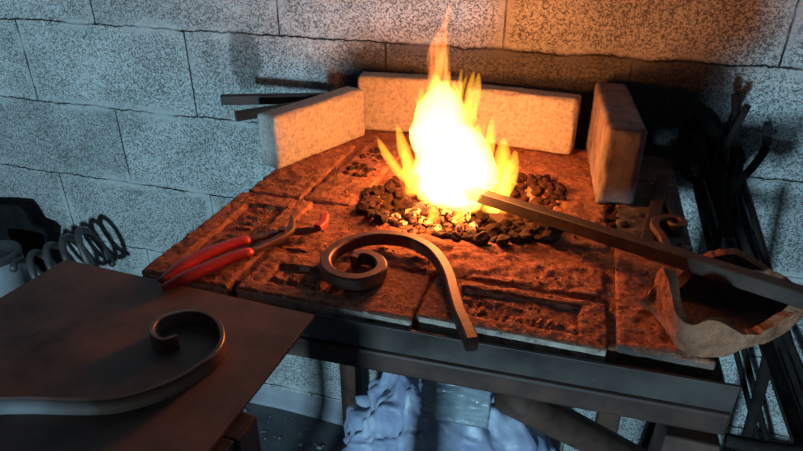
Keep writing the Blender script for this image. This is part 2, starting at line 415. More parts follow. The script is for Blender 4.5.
flat_brick(-0.152, 0.066, -0.702, -0.610, 'flat firebrick at the front edge with worn raised lettering, right of the big scroll', 1,
           frog(0.216, 0.092, 0.074, 0.030, 0.010, [(-0.012, 0.017, -0.066, 0.060, 0.0125), (0.010, 0.012, -0.070, 0.02, 0.02)], 3, 0.004, 0.002), step=0.0025)
flat_brick(-0.392, -0.157, -0.713, -0.615, 'flat firebrick at the front edge lying under the big scroll', 2,
           frog(0.235, 0.1, 0.055, 0.024, 0.008, [(0.0, 0.022, -0.05, 0.045, 0.024)], 5, -0.035, -0.002), step=0.003)
flat_brick(-0.534, -0.402, -0.716, -0.450, 'flat firebrick with a lettered panel at the left corner, under the red pliers', 3,
           (lambda f: (lambda x, y: f(y, x)))(frog(0.25, 0.12, 0.098, 0.034, 0.010, [(0.0, 0.030, -0.085, 0.08, 0.020)], 8)), step=0.003)
flat_brick(0.076, 0.178, -0.690, -0.432, 'flat firebrick at the right front corner, under the broken clay bowl', 4, plain(4), edge='brick_dark')  # front side coloured dark to stand in for shade
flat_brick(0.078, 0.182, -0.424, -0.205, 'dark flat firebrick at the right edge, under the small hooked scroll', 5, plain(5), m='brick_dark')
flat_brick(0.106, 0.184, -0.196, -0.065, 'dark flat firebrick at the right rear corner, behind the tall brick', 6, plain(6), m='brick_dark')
flat_brick(-0.150, 0.062, -0.600, -0.522, 'ash-covered flat firebrick between the fire pit and the lettered front brick', 7, plain(7, 0.004), ztop=0.968)
flat_brick(-0.392, -0.168, -0.598, -0.524, 'ash-covered flat firebrick behind the big scroll', 8, plain(8, 0.004), ztop=0.965)
flat_brick(-0.530, -0.430, -0.440, -0.180, 'ash-covered flat firebrick under the left upright brick', 9, plain(9, 0.0035), ztop=0.969)
flat_brick(-0.418, -0.330, -0.440, -0.130, 'ash-covered flat firebrick just left of the fire pit', 10, plain(10, 0.0035), ztop=0.968, rz=-3)
flat_brick(-0.020, 0.066, -0.470, -0.215, 'sandy flat firebrick just right of the fire pit', 11, plain(11, 0.003), ztop=0.968)

# upright bricks
G_UP = 'firebricks standing around the fire'
def up_brick(cx, cy, rz, dx, dy, dz, label, seed, z=0.966, tilt=0, m='brick'):
    bm = brick_mesh(dx, dy, dz, 0.006, 0.007, 0.0009, seed, None, 0.010)
    o = mesh_obj('firebrick', bm, M[m], recalc=False)
    o.location = (cx, cy, z); o.rotation_euler = (0, R(tilt), R(rz))
    return tag(o, label, 'brick', G_UP)
up_brick(-0.500, -0.216, 69.5, 0.250, 0.050, 0.102, 'upright firebrick turned at an angle on the left of the fire, pale end outwards', 21)
up_brick(-0.3535, -0.041, 7.0, 0.224, 0.050, 0.119, 'upright firebrick against the wall behind the tall flame', 22)
up_brick(-0.1125, -0.064, -6.5, 0.221, 0.050, 0.113, 'upright firebrick against the wall just right of the flame', 23)
up_brick(0.063, -0.172, 95.0, 0.285, 0.060, 0.134, 'tallest upright firebrick, end-on at the right of the hearth with a greyish end', 24, m='brick_grey')

# ------------------------------------------------------------------ coals
def coal_mesh(seed, r=1.0):
    bm = bmesh.new(); bmesh.ops.create_icosphere(bm, subdivisions=2, radius=r)
    o = Vector((seed * 11.3, seed * 4.1, 0))
    for v in bm.verts:
        d = noise.noise(v.co * 1.1 + o) * 0.45 + noise.noise(v.co * 2.7 + o) * 0.2
        v.co *= 1 + d
        v.co.z *= 0.8
    me = bpy.data.meshes.new('coal_lump'); bm.to_mesh(me); bm.free(); return me
CO = {}
for k in ('coal', 'ember', 'ember_dim'):
    CO[k] = [coal_mesh(s) for s in range(6)]
    for me in CO[k]: me.materials.append(M[k])
rnd = random.Random(11)
placed = []
def coal_at(x, y, r, kind, label, group):
    for (a, b, c) in placed:
        if (a - x) ** 2 + (b - y) ** 2 < (0.72 * (c + r)) ** 2: return False
    placed.append((x, y, r))
    o = bpy.data.objects.new('coal_lump', rnd.choice(CO[kind])); COL.objects.link(o)
    o.location = (x, y, ash_z(x, y) + r * 0.50); o.scale = (r, r * rnd.uniform(0.8, 1.1), r * rnd.uniform(0.8, 1.1))
    o.rotation_euler = (rnd.uniform(-.4, .4), rnd.uniform(-.4, .4), rnd.uniform(0, 6.28))
    tag(o, label, 'coal', group); return True
HEAP = []
def zone(n, cx, cy, rx, ry, kind, rr, label, group):
    c = 0; tries = 0
    while c < n and tries < n * 40:
        tries += 1
        a = rnd.uniform(0, 6.283); q = math.sqrt(rnd.random())
        x = cx + rx * q * math.cos(a); y = cy + ry * q * math.sin(a)
        c += coal_at(x, y, rnd.uniform(*rr), kind, label, group)
zone(16, -0.200, -0.400, 0.075, 0.045, 'ember', (0.006, 0.0105), 'glowing coal lump at the foot of the flames', 'glowing coals under the flames')
zone(40, -0.210, -0.425, 0.085, 0.05, 'ember_dim', (0.006, 0.0105), 'dull red coal lump just in front of the flames', 'dull red coals')
zone(70, -0.275, -0.395, 0.055, 0.095, 'coal', (0.006, 0.012), 'black coal lump on the left side of the fire pit', 'black coals left of the flames')
zone(75, -0.120, -0.43, 0.12, 0.07, 'coal', (0.007, 0.014), 'black coal lump in the front of the fire pit, below the long bar', 'black coals in front of the flames')
zone(55, -0.055, -0.30, 0.05, 0.07, 'coal', (0.006, 0.011), 'black coal lump on the right side of the fire pit', 'black coals right of the flames')
zone(24, -0.375, -0.265, 0.03, 0.09, 'coal', (0.004, 0.009), 'small clinker lump strewn along the gap between two flat bricks left of the fire', 'clinker lumps left of the fire pit')
zone(14, 0.075, -0.36, 0.02, 0.05, 'coal', (0.004, 0.008), 'small clinker lump at the foot of the tallest upright brick', 'clinker lumps by the tall brick')
# loose grit
bm = bmesh.new()
for i in range(420):
    x = rnd.uniform(-0.52, 0.15); y = rnd.uniform(-0.60, -0.1)
    r = rnd.uniform(0.001, 0.0026)
    z = 0.971 if not (-0.33 < x < 0.0 and -0.5 < y < -0.24) else ash_z(x, y)
    bmesh.ops.create_icosphere(bm, subdivisions=1, radius=r, matrix=Matrix.Translation((x, y, z)))
tag(mesh_obj('grit', bm, M['grit'], smooth=False, recalc=False), 'fine reddish grit scattered over the hearth bricks', 'grit', kind='stuff')

# ------------------------------------------------------------------ flames
fire = empty('fire', (-0.2, -0.37, 0.95), 'bright white and yellow flame burning in the coal pit', 'fire')
def tongue(name, pts, r, m, seed, flat=1.0, prof=None, ns=14):
    path = catmull(pts, 6); bm = bmesh.new(); n = len(path); rings = []
    lp = local(fire, *path)
    for i, p in enumerate(lp):
        t = i / (n - 1)
        k = prof(t) if prof else (0.55 + 0.9 * t) * (1 - t) ** 0.75 * 1.25 if t < 1 else 0
        k = max(k, 0.015)
        ring = []
        for j in range(ns):
            a = 2 * math.pi * j / ns
            w = 1 + 0.26 * noise.noise((math.cos(a) * 1.3 + seed, math.sin(a) * 1.3, t * 3.5 + seed)) + 0.26 * noise.noise((math.cos(a) * 2.0 + seed, math.sin(a) * 2.0, t * 8 + seed))
            ring.append(bm.verts.new(p + Vector((math.cos(a) * r * k * w, math.sin(a) * r * k * w * flat, 0))))
        rings.append(ring)
    for a, b in zip(rings, rings[1:]):
        for j in range(ns): bm.faces.new((a[j], a[(j + 1) % ns], b[(j + 1) % ns], b[j]))
    bm.faces.new(rings[0]); bm.faces.new(list(reversed(rings[-1])))
    return mesh_obj(name, bm, m, fire)
FY = -0.365
def tg(x0, z0, x1, z1, r, m='flame_yellow', bend=0.0, dy=0.0, name='flame_tongue'):
    xm = (x0 + x1) / 2 + bend; zm = (z0 + z1) / 2
    tongue(name, [(x0, FY + dy, z0), (xm, FY + dy, zm), (x1, FY + dy * 0.6, z1)], r, M[m], x0 * 50 + z1 * 17)
body = lambda t: 0.62 + 0.38 * math.sin(min(t * 3.0, 1.57)) if t < 0.62 else max(0.02, 1 - ((t - 0.62) / 0.38) ** 1.7)
tongue('flame_core', [(-0.190, FY, 0.962), (-0.196, FY, 1.02), (-0.212, FY, 1.09), (-0.208, FY, 1.165)], 0.052, M['flame_core'], 1, 0.9, body)
tongue('flame_core', [(-0.185, FY, 0.962), (-0.18, FY, 0.985), (-0.175, FY, 1.02), (-0.168, FY, 1.100)], 0.070, M['flame_core'], 4, 0.8, body)
tg(-0.235, 0.96, -0.243, 1.155, 0.017); tg(-0.215, 1.0, -0.222, 1.180, 0.018); tg(-0.195, 1.0, -0.190, 1.168, 0.020)
tg(-0.175, 0.98, -0.168, 1.145, 0.018); tg(-0.165, 0.96, -0.150, 1.105, 0.022, bend=0.006)
tg(-0.145, 0.96, -0.128, 1.118, 0.015, bend=0.004); tg(-0.120, 0.955, -0.108, 1.085, 0.020, bend=0.006); tg(-0.115, 0.955, -0.088, 1.066, 0.015, bend=0.008)
tg(-0.100, 0.955, -0.100, 1.045, 0.014); tg(-0.150, 0.95, -0.135, 1.07, 0.02)
tg(-0.245, 0.975, -0.283, 1.088, 0.015, bend=-0.003); tg(-0.245, 0.97, -0.318, 1.062, 0.013, bend=-0.008); tg(-0.255, 0.965, -0.270, 1.045, 0.015)
tg(-0.26, 0.95, -0.285, 1.012, 0.006, 'flame_orange'); tg(-0.225, 0.955, -0.262, 1.02, 0.02)
tg(-0.205, 0.945, -0.205, 0.985, 0.012, 'flame_yellow', 0, -0.05); tg(-0.165, 0.945, -0.160, 0.99, 0.012, 'flame_yellow', 0, -0.045)
fr_ = random.Random(8)
for k in range(26):
    t = fr_.random(); left = k % 2
    zb_ = 0.975 + 0.13 * t
    xb = (-0.245 + 0.018 * t) if left else (-0.095 - 0.075 * t)
    xb += fr_.uniform(-0.012, 0.012); hh = fr_.uniform(0.03, 0.075)
    tg(xb + (0.012 if left else -0.012), zb_ - 0.01, xb + fr_.uniform(-0.014, 0.014), zb_ + hh if left else min(zb_ + hh, 1.125), fr_.uniform(0.004, 0.009), 'flame_yellow' if fr_.random() < 0.7 else 'flame_orange', fr_.uniform(-0.008, 0.008), fr_.uniform(-0.03, 0.03))
for k in range(9):
    xb = -0.235 + 0.075 * k / 8
    tg(xb, 1.11, xb + fr_.uniform(-0.010, 0.010), 1.165 + fr_.uniform(-0.015, 0.025), fr_.uniform(0.006, 0.010), 'flame_yellow', fr_.uniform(-0.006, 0.006))
# tall orange lick and faint wisps above
st = lambda t: (0.75 + 0.35 * math.sin(t * 5)) * (1 if t < 0.7 else max(0.05, 1 - ((t - 0.7) / 0.3) ** 2))
tongue('flame_streak', [(-0.206, FY, 1.13), (-0.219, FY, 1.18), (-0.216, FY, 1.225), (-0.199, FY, 1.284)], 0.0165, M['flame_orange'], 9, 1, st)
tongue('flame_streak', [(-0.198, FY, 1.13), (-0.206, FY, 1.17), (-0.206, FY, 1.215), (-0.194, FY, 1.268)], 0.009, M['flame_orange'], 15, 1, st)
for x, z0, z1, r in ((-0.245, 1.10, 1.20, 0.013), (-0.185, 1.12, 1.205, 0.012), (-0.165, 1.09, 1.19, 0.010), (-0.150, 1.07, 1.165, 0.014)):
    tongue('flame_streak', [(x, FY, z0), (x + 0.002, FY, (z0 + z1) / 2), (x - 0.003, FY, z1)], r, M['flame_faint'], x * 40, 1, st)

# ------------------------------------------------------------------ ironwork on the hearth
S2 = [(-0.261, -0.629), (-0.2605, -0.619), (-0.254, -0.612), (-0.242, -0.612), (-0.228, -0.621), (-0.219, -0.636), (-0.220, -0.652), (-0.229, -0.665), (-0.241, -0.673), (-0.259, -0.674), (-0.277, -0.668), (-0.291, -0.653), (-0.298, -0.635), (-0.298, -0.614), (-0.291, -0.593), (-0.280, -0.576), (-0.266, -0.562), (-0.249, -0.553), (-0.227, -0.549), (-0.207, -0.550), (-0.188, -0.558), (-0.167, -0.573), (-0.146, -0.600), (-0.129, -0.632), (-0.115, -0.668), (-0.101, -0.702), (-0.086, -0.731), (-0.077, -0.750)]
bm = bmesh.new(); sweep(bm, catmull([(x, y, 0.981) for x, y in S2], 5), rect(0.0145, 0.019, 0.002), scale=lambda t: (min(1, 0.62 + t * 6), 1))
tag(mesh_obj('forged_scroll', bm, M['forged'], smooth=False), 'large forged steel scroll with a curled end lying on the front bricks of the hearth', 'scroll', 'forged steel scrolls')
S1 = [(-0.385, -0.840), (-0.388, -0.846), (-0.396, -0.851), (-0.407, -0.848), (-0.418, -0.839), (-0.422, -0.823), (-0.414, -0.809), (-0.399, -0.798), (-0.379, -0.796), (-0.358, -0.804), (-0.340, -0.822), (-0.331, -0.841), (-0.330, -0.859), (-0.335, -0.876), (-0.341, -0.893), (-0.350, -0.908), (-0.362, -0.922), (-0.378, -0.936), (-0.398, -0.946), (-0.427, -0.955), (-0.457, -0.963), (-0.487, -0.973), (-0.54, -0.995)]
m_, t_ = nt('scroll_steel'); L_ = t_.links.new
tc_ = N(t_, 'ShaderNodeTexCoord'); sx_ = N(t_, 'ShaderNodeSeparateXYZ'); L_(tc_.outputs['Object'], sx_.inputs[0])
nz_ = N(t_, 'ShaderNodeTexNoise', i_Scale=40, i_Detail=5); L_(tc_.outputs['Object'], nz_.inputs['Vector'])
rp_ = ramp(t_, math_(t_, 'ADD', math_(t_, 'MULTIPLY_ADD', sx_.outputs['X'], 6.0, 2.85), math_(t_, 'MULTIPLY', nz_.outputs['Fac'], 0.5)), [(0.15, (0.50, 0.52, 0.56)), (0.45, (0.34, 0.32, 0.32)), (0.75, (0.13, 0.075, 0.055))])
ps_ = N(t_, 'ShaderNodeBsdfPrincipled', i_Metallic=0.25, i_Roughness=0.4); L_(rp_.outputs[0], ps_.inputs['Base Color'])
os_ = N(t_, 'ShaderNodeOutputMaterial'); L_(ps_.outputs[0], os_.inputs[0]); M['scroll_steel'] = m_
bm = bmesh.new(); sweep(bm, catmull([(x, y, 0.9815) for x, y in S1], 5), rect(0.0058, 0.0185, 0.001), scale=lambda t: (min(1, 0.7 + t * 5), 1))
tag(mesh_obj('forged_scroll', bm, M['scroll_steel'], smooth=False), 'forged flat-bar scroll lying on edge on the brown steel plate', 'scroll', 'forged steel scrolls')
# long bar from the fire
bm = bmesh.new(); a = Vector((-0.176, -0.352, 0.980)); b = Vector((0.300, -0.672, 1.044))
sweep(bm, [a.lerp(b, i / 20) for i in range(21)], rect(0.019, 0.019, 0.0015))
tag(mesh_obj('steel_bar', bm, M['bar_steel'], smooth=False), 'long square steel bar with its end in the fire, crossing over the broken clay bowl', 'bar')
# small hooked scroll and flat bar at the right
HK = [(0.146, -0.490), (0.141, -0.465), (0.138, -0.439), (0.130, -0.412), (0.132, -0.388), (0.144, -0.375), (0.159, -0.370), (0.170, -0.376), (0.171, -0.390), (0.161, -0.399), (0.153, -0.396), (0.151, -0.388)]
bm = bmesh.new(); sweep(bm, catmull([(x, y, 0.980) for x, y in HK], 5), rect(0.0125, 0.018, 0.002), scale=lambda t: (1 - 0.45 * max(0, t - 0.6) / 0.4, 1))
tag(mesh_obj('forged_hook', bm, M['forged'], smooth=False), 'small hooked iron scroll on the right edge of the hearth behind the long bar', 'hook')
bm = bmesh.new(); sweep(bm, [(0.113, -0.478, 0.9775), (0.135, -0.34, 0.9775), (0.1585, -0.19, 0.9775)], rect(0.019, 0.011, 0.0015))
tag(mesh_obj('flat_bar', bm, M['bar_steel'], smooth=False), 'short flat steel bar lying beside the small hooked scroll', 'bar')
bm = bmesh.new(); sweep(bm, [(0.162, -0.360, 0.976), (0.156, -0.32, 0.976), (0.152, -0.27, 0.976)], circ(0.0032, 8))
tag(mesh_obj('iron_rod', bm, M['forged']), 'thin iron rod lying behind the small hooked scroll', 'rod')
# bar offcuts behind the left upright brick
bm = bmesh.new(); sweep(bm, [(-0.742, -0.165, 1.034), (-0.452, -0.055, 1.034)], rect(0.018, 0.020, 0.001))
tag(mesh_obj('flat_bar', bm, M['beam'], smooth=False), 'longer flat steel bar sticking out left behind the angled brick, upper of two', 'bar', 'bars behind the left upright brick')
bm = bmesh.new(); sweep(bm, [(-0.655, -0.253, 1.032), (-0.520, -0.105, 1.032)], rect(0.016, 0.018, 0.001))
tag(mesh_obj('flat_bar', bm, M['beam'], smooth=False), 'shorter square steel bar sticking out left behind the angled brick, lower of two', 'bar', 'bars behind the left upright brick')

# ------------------------------------------------------------------ pliers
pl = empty('pliers', (-0.41, -0.62, 0.972), 'slip-joint pliers with red grips lying across the left corner bricks', 'pliers')
FR = [(-0.466, -0.757, 0.981), (-0.447, -0.722, 0.984), (-0.425, -0.677, 0.984), (-0.405, -0.645, 0.983), (-0.391, -0.612, 0.982), (-0.384, -0.588, 0.982), (-0.383, -0.568, 0.983), (-0.396, -0.538, 0.984)]
RE = [(-0.478, -0.745, 0.981), (-0.468, -0.696, 0.984), (-0.448, -0.650, 0.984), (-0.425, -0.616, 0.982), (-0.408, -0.592, 0.979), (-0.392, -0.576, 0.978), (-0.370, -0.566, 0.978), (-0.347, -0.549, 0.979), (-0.345, -0.532, 0.982), (-0.352, -0.519, 0.984)]
fr = catmull(local(pl, *FR), 6); re_ = catmull(local(pl, *RE), 6)
for nm, path, cut, tip in (('handle', fr, 18, 0), ('handle', re_, 18, 1)):
    bm = bmesh.new(); sweep(bm, path[cut - 4:], rect(0.0115, 0.008, 0.002), scale=lambda t: (0.85 + 0.5 * math.exp(-((t - 0.62) / 0.2) ** 2) - 0.35 * max(0, t - 0.75) / 0.25 if not tip else 1.0 - 0.2 * t, 1))
    arm_ = mesh_obj('arm', bm, M['forged'], pl, False)
    bm = bmesh.new(); sweep(bm, path[:cut + 1], circ(0.0085, 12, 0.68), scale=lambda t: 0.55 + 0.75 * min(1, t * 4) * (1 - 0.25 * t) if t < 0.95 else 0.8)
    g = mesh_obj('grip', bm, M['red'], arm_); g['label'] = 'red vinyl grip'
bm = bmesh.new(); sweep(bm, local(pl, (-0.347, -0.553, 0.981), (-0.3445, -0.538, 0.982), (-0.350, -0.520, 0.984)), rect(0.013, 0.010, 0.002))
j = mesh_obj('jaw', bm, M['red_tip'], arm_, False); j['label'] = 'jaw tip with red paint'
bm = bmesh.new(); sweep(bm, local(pl, (-0.389, -0.582, 0.976), (-0.389, -0.582, 0.989)), circ(0.006, 14))
mesh_obj('pivot', bm, M['forged'], pl, False)
bm = bmesh.new(); sweep(bm, local(pl, (-0.380, -0.5715, 0.9822), (-0.358, -0.5585, 0.9828)), rect(0.0035, 0.0008, 0.0003))
sl = mesh_obj('slot', bm, M['dead_black'], arm_, False); sl['label'] = 'dark slot in the lower jaw'

# ------------------------------------------------------------------ plate and bench at the left
bm = bmesh.new()
quad = [(-0.648, -0.724), (-0.268, -0.740), (-0.287, -1.30), (-0.69, -1.29)]
lo = [bm.verts.new((x, y, 0.966)) for x, y in quad]; hi = [bm.verts.new((x, y, 0.972)) for x, y in quad]
bm.faces.new(lo); bm.faces.new(hi)
for i in range(4): bm.faces.new((lo[i], lo[(i + 1) % 4], hi[(i + 1) % 4], hi[i]))
bmesh.ops.bevel(bm, geom=list(bm.edges), offset=0.0008, segments=1, affect='EDGES')
tag(mesh_obj('steel_plate', bm, M['plate'], smooth=False), 'rust-brown steel plate lying flat in front of the hearth under a forged scroll', 'plate')
bench = empty('steel_bench', (-0.46, -1.05, 0), 'square-tube steel bench frame under the brown steel plate', 'bench')
def bpart(name, lo, hi, m):
    a, b = local(bench, lo, hi); return mesh_obj(name, box(bmesh.new(), a, b, 0.002), m, bench, False)
for x, y in ((-0.300, -0.932), (-0.640, -0.932), (-0.300, -1.28), (-0.640, -1.28)):
    bpart('leg', (x, y, 0), (x + 0.042, y + 0.034, 0.966), M['beam'])
bpart('rail', (-0.598, -0.930, 0.93), (-0.300, -0.90, 0.966), M['beam']); bpart('rail', (-0.598, -1.278, 0.93), (-0.300, -1.25, 0.966), M['beam'])
bpart('rail', (-0.295, -1.246, 0.93), (-0.262, -0.932, 0.966), M['beam']); bpart('rail', (-0.635, -1.246, 0.93), (-0.602, -0.932, 0.966), M['beam'])

# stump with spring and can
def stump():
    bm = bmesh.new(); n = 40; rings = []
    for z in (0, 0.02, 0.20, 0.385, 0.40):
        ring = []
        for i in range(n):
            a = 2 * math.pi * i / n; k = 1 + 0.07 * noise.noise((math.cos(a) * 2, math.sin(a) * 2, z * 0.6))
            if z in (0, 0.40): k *= 0.96
            ring.append(bm.verts.new((-1.42 + 0.22 * k * math.cos(a), -0.19 + 0.135 * k * math.sin(a), z)))
        rings.append(ring)
    for a, b in zip(rings, rings[1:]):
        for i in range(n): bm.faces.new((a[i], a[(i + 1) % n], b[(i + 1) % n], b[i]))
    bm.faces.new(rings[0]); bm.faces.new(rings[-1]); return bm
tag(mesh_obj('wooden_stump', stump(), M['wood']), 'dark wooden stump behind the steel plate, holding the coil spring', 'stump')
bm = bmesh.new(); path = []
A = Vector((-1.405, -0.225, 0.475)); B = Vector((-1.262, -0.090, 0.540)); ax = (B - A).normalized()
sd = ax.cross(Vector((0, 0, 1))).normalized(); upv = sd.cross(ax)
turns = 4.6
for i in range(int(turns * 28) + 1):
    t = i / (turns * 28); a = 2 * math.pi * turns * t + 1.2
    path.append(A.lerp(B, t) + (sd * math.cos(a) + upv * math.sin(a)) * 0.066)
sweep(bm, path, circ(0.0095, 12), up=ax)
tag(mesh_obj('coil_spring', bm, M['spring']), 'big steel coil spring lying on its side behind the steel plate', 'spring')
can = empty('metal_can', (-1.530, -0.20, 0.402), 'grey metal can at the left edge beside the coil spring', 'can')
def lathe(bm, prof, n=36, c=(0, 0)):
    rings = [[bm.verts.new((c[0] + r * math.cos(2 * math.pi * i / n), c[1] + r * math.sin(2 * math.pi * i / n), z)) for i in range(n)] for r, z in prof]
    for a, b in zip(rings, rings[1:]):
        for i in range(n): bm.faces.new((a[i], a[(i + 1) % n], b[(i + 1) % n], b[i]))
    bm.faces.new(rings[0]); bm.faces.new(rings[-1]); return bm
mesh_obj('body', lathe(bmesh.new(), [(0.060, 0), (0.064, 0.003), (0.064, 0.110), (0.061, 0.115)]), M['can'], can)
mesh_obj('lid', lathe(bmesh.new(), [(0.0665, 0.1155), (0.0675, 0.133), (0.064, 0.139), (0.058, 0.139), (0.052, 0.133)]), M['spring'], can)
# black jagged sheet added in the outline of a wall shadow
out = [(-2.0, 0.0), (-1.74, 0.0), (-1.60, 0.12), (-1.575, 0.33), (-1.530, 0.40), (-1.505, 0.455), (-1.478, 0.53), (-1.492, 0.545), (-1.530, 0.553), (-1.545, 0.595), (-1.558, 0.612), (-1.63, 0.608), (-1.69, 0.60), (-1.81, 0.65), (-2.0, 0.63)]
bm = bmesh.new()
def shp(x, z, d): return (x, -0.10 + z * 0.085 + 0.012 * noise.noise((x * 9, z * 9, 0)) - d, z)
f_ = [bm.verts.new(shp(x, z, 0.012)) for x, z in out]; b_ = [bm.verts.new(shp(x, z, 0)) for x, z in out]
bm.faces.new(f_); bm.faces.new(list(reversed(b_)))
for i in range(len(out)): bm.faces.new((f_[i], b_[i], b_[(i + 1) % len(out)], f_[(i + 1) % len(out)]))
tag(mesh_obj('shadow_sheet', bm, M['dead_black'], smooth=False), 'black ragged sheet added as a shadow on the wall at the left edge', 'sheet')

# ------------------------------------------------------------------ broken clay bowl
near = [(0.100, -0.610, 0.004), (0.104, -0.625, 0.036), (0.110, -0.643, 0.078), (0.118, -0.664, 0.070), (0.127, -0.686, 0.050), (0.140, -0.699, 0.046), (0.154, -0.702, 0.058), (0.170, -0.699, 0.056), (0.187, -0.693, 0.044), (0.208, -0.678, 0.034), (0.232, -0.660, 0.040), (0.250, -0.645, 0.048), (0.264, -0.628, 0.054), (0.278, -0.602, 0.034)]
far = [(0.278, -0.582, 0.034), (0.266, -0.570, 0.044), (0.245, -0.562, 0.052), (0.222, -0.556, 0.062), (0.195, -0.553, 0.068), (0.170, -0.556, 0.058), (0.150, -0.566, 0.034), (0.128, -0.580, 0.012), (0.108, -0.600, 0.005)]
ringp = near + far
bm = bmesh.new(); cxy = Vector((0.19, -0.62)); zb = 0.972
# finer ring
loop = []
P3 = [Vector(p) for p in ringp]; m_ = len(P3)
for i in range(m_):
    p0, p1, p2, p3 = P3[i - 1], P3[i], P3[(i + 1) % m_], P3[(i + 2) % m_]
    for k in range(5):
        t = k / 5
        q = 0.5 * ((2 * p1) + (p2 - p0) * t + (2 * p0 - 5 * p1 + 4 * p2 - p3) * t * t + (3 * p1 - p0 - 3 * p2 + p3) * t ** 3)
        q.z = max(0.006, q.z + 0.003 * noise.noise((q.x * 90, q.y * 90, 2))); loop.append(q)
rows = 7; cols = []
for q in loop:
    d = (Vector((q.x, q.y)) - cxy); L_ = d.length; d.normalize()
    col = []
    for r_ in range(rows + 1):         # outer face, tucked in at the foot
        t = r_ / rows; z = q.z * t
        s = L_ - 0.016 * (1 - t) ** 2 + 0.0025 * fb((q.x, q.y, z + t), 60, 2)
        col.append(bm.verts.new((cxy.x + d.x * s, cxy.y + d.y * s, zb + z)))
    th = 0.012
    for r_ in range(rows, -1, -1):     # inner face
        t = r_ / rows; z = 0.010 + (q.z - 0.010) * t if q.z > 0.010 else q.z
        s = L_ - th - 0.020 * (1 - t) ** 2
        col.append(bm.verts.new((cxy.x + d.x * s, cxy.y + d.y * s, zb + z - 0.002 * (r_ == rows))))
    cols.append(col)
nn = len(cols)
inner = []
for i in range(nn):
    a, b = cols[i], cols[(i + 1) % nn]
    for r_ in range(len(a) - 1):
        f = bm.faces.new((a[r_], b[r_], b[r_ + 1], a[r_ + 1]))
        f.material_index = 1 if r_ > rows else 0
bm.faces.new([c[0] for c in reversed(cols)])
fi = bm.faces.new([c[-1] for c in cols]); fi.material_index = 1
bmesh.ops.triangulate(bm, faces=[f for f in bm.faces if len(f.verts) > 4])
tag(mesh_obj('clay_bowl', bm, [M['clay'], M['clay_in']], smooth=False), 'broken fired-clay bowl with a ragged rim at the right front corner of the hearth', 'bowl')

# ------------------------------------------------------------------ tools in the rack
def tongs(top, foot, label, spread=0.010, jaw='curl', r=0.0058, hl=0.11):
    T = Vector(top); F = Vector(foot)
    o = empty('tongs', F, label, 'tongs', 0, 'blacksmith tongs leaning in the rack')
    d = (T - F).normalized(); side = d.cross(Vector((0, -1, 0.2))).normalized()
    piv = T - d * hl
    for s in (-1, 1):
        pts = [F + side * s * spread * 1.6, F.lerp(piv, 0.5) + side * s * spread * 1.4, piv - d * 0.05 + side * s * spread, piv,
               piv + d * hl * 0.3 - side * s * 0.016, piv + d * hl * 0.65 - side * s * (0.024 if jaw == 'curl' else 0.012), T - side * s * 0.005]
        bm = bmesh.new()
        sweep(bm, local(o, *catmull(pts, 6)), circ(r, 8), scale=lambda t: 1 if t < 0.55 else 1 + 0.55 * math.sin((t - 0.55) / 0.45 * math.pi))
        mesh_obj('arm', bm, M['black_iron'], o)
    bm = bmesh.new(); ydir = d.cross(side)
    sweep(bm, local(o, piv - ydir * 0.009, piv + ydir * 0.009), circ(0.008, 12)); mesh_obj('rivet', bm, M['black_iron'], o, False)
    return o
def ext(a, b, za, zb):      # line through two points in (x, z), extended to heights za and zb
    (xa, z1), (xb, z2) = a, b; k = (xb - xa) / (z2 - z1)
    return xa + k * (za - z1), xa + k * (zb - z1)
tl = [((0.318, 0.746), (0.250, 0.902), 1.035, 'black tongs leaning nearest the hearth in the tool rack', -0.100, 'flat'),
      ((0.407, 0.681), (0.294, 0.886), 1.060, 'black tongs with wide curled jaws in the middle of the tool rack', -0.076, 'curl'),
      ((0.418, 0.683), (0.318, 0.862), 1.045, 'black tongs with bowed jaws behind the middle pair in the tool rack', -0.052, 'curl'),
      ((0.440, 0.675), (0.334, 0.891), 1.03, 'outermost black tongs in the tool rack, furthest from the fire', -0.028, 'flat')]
for i, (a, b, zt, lab, y, jw) in enumerate(tl):
    xt, xf = ext(a, b, zt, 0.0)
    tongs((xt, y, zt), (xf, y - 0.01, 0.008), lab, (0.006, 0.010, 0.009, 0.007)[i], jw, (0.006, 0.0068, 0.006, 0.0055)[i])
def rod(name, pts, r, label, cat):
    bm = bmesh.new(); sweep(bm, catmull(pts, 6), circ(r, 10)); return tag(mesh_obj(name, bm, M['black_iron']), label, cat, 'pokers in the tool rack')
rod('poker', [(0.83, -0.14, 0.008), (0.58, -0.13, 0.45), (0.345, -0.118, 0.82), (0.296, -0.115, 0.925), (0.298, -0.112, 0.955), (0.314, -0.110, 0.985), (0.326, -0.108, 1.020), (0.324, -0.108, 1.042)], 0.0075, 'black poker with a bent hooked tip standing clear of the tongs', 'poker')
rod('poker', [(0.235, -0.15, 0.008), (0.265, -0.145, 0.5), (0.285, -0.14, 0.85), (0.276, -0.13, 1.0), (0.252, -0.125, 1.118)], 0.007, 'nearly upright black poker whose straight tip rises highest in the rack', 'poker')
rod('poker', [(0.75, -0.20, 0.008), (0.48, -0.175, 0.50), (0.30, -0.165, 0.86), (0.252, -0.16, 1.00), (0.268, -0.155, 1.110)], 0.006, 'black poker with a short slanted tip among the tongs heads', 'poker')
rod('iron_rod', [(0.405, -0.30, 0.008), (0.365, -0.36, 0.5), (0.33, -0.42, 0.75), (0.305, -0.45, 0.93)], 0.009, 'dull iron rod standing against the tool rail below the clay bowl', 'rod')

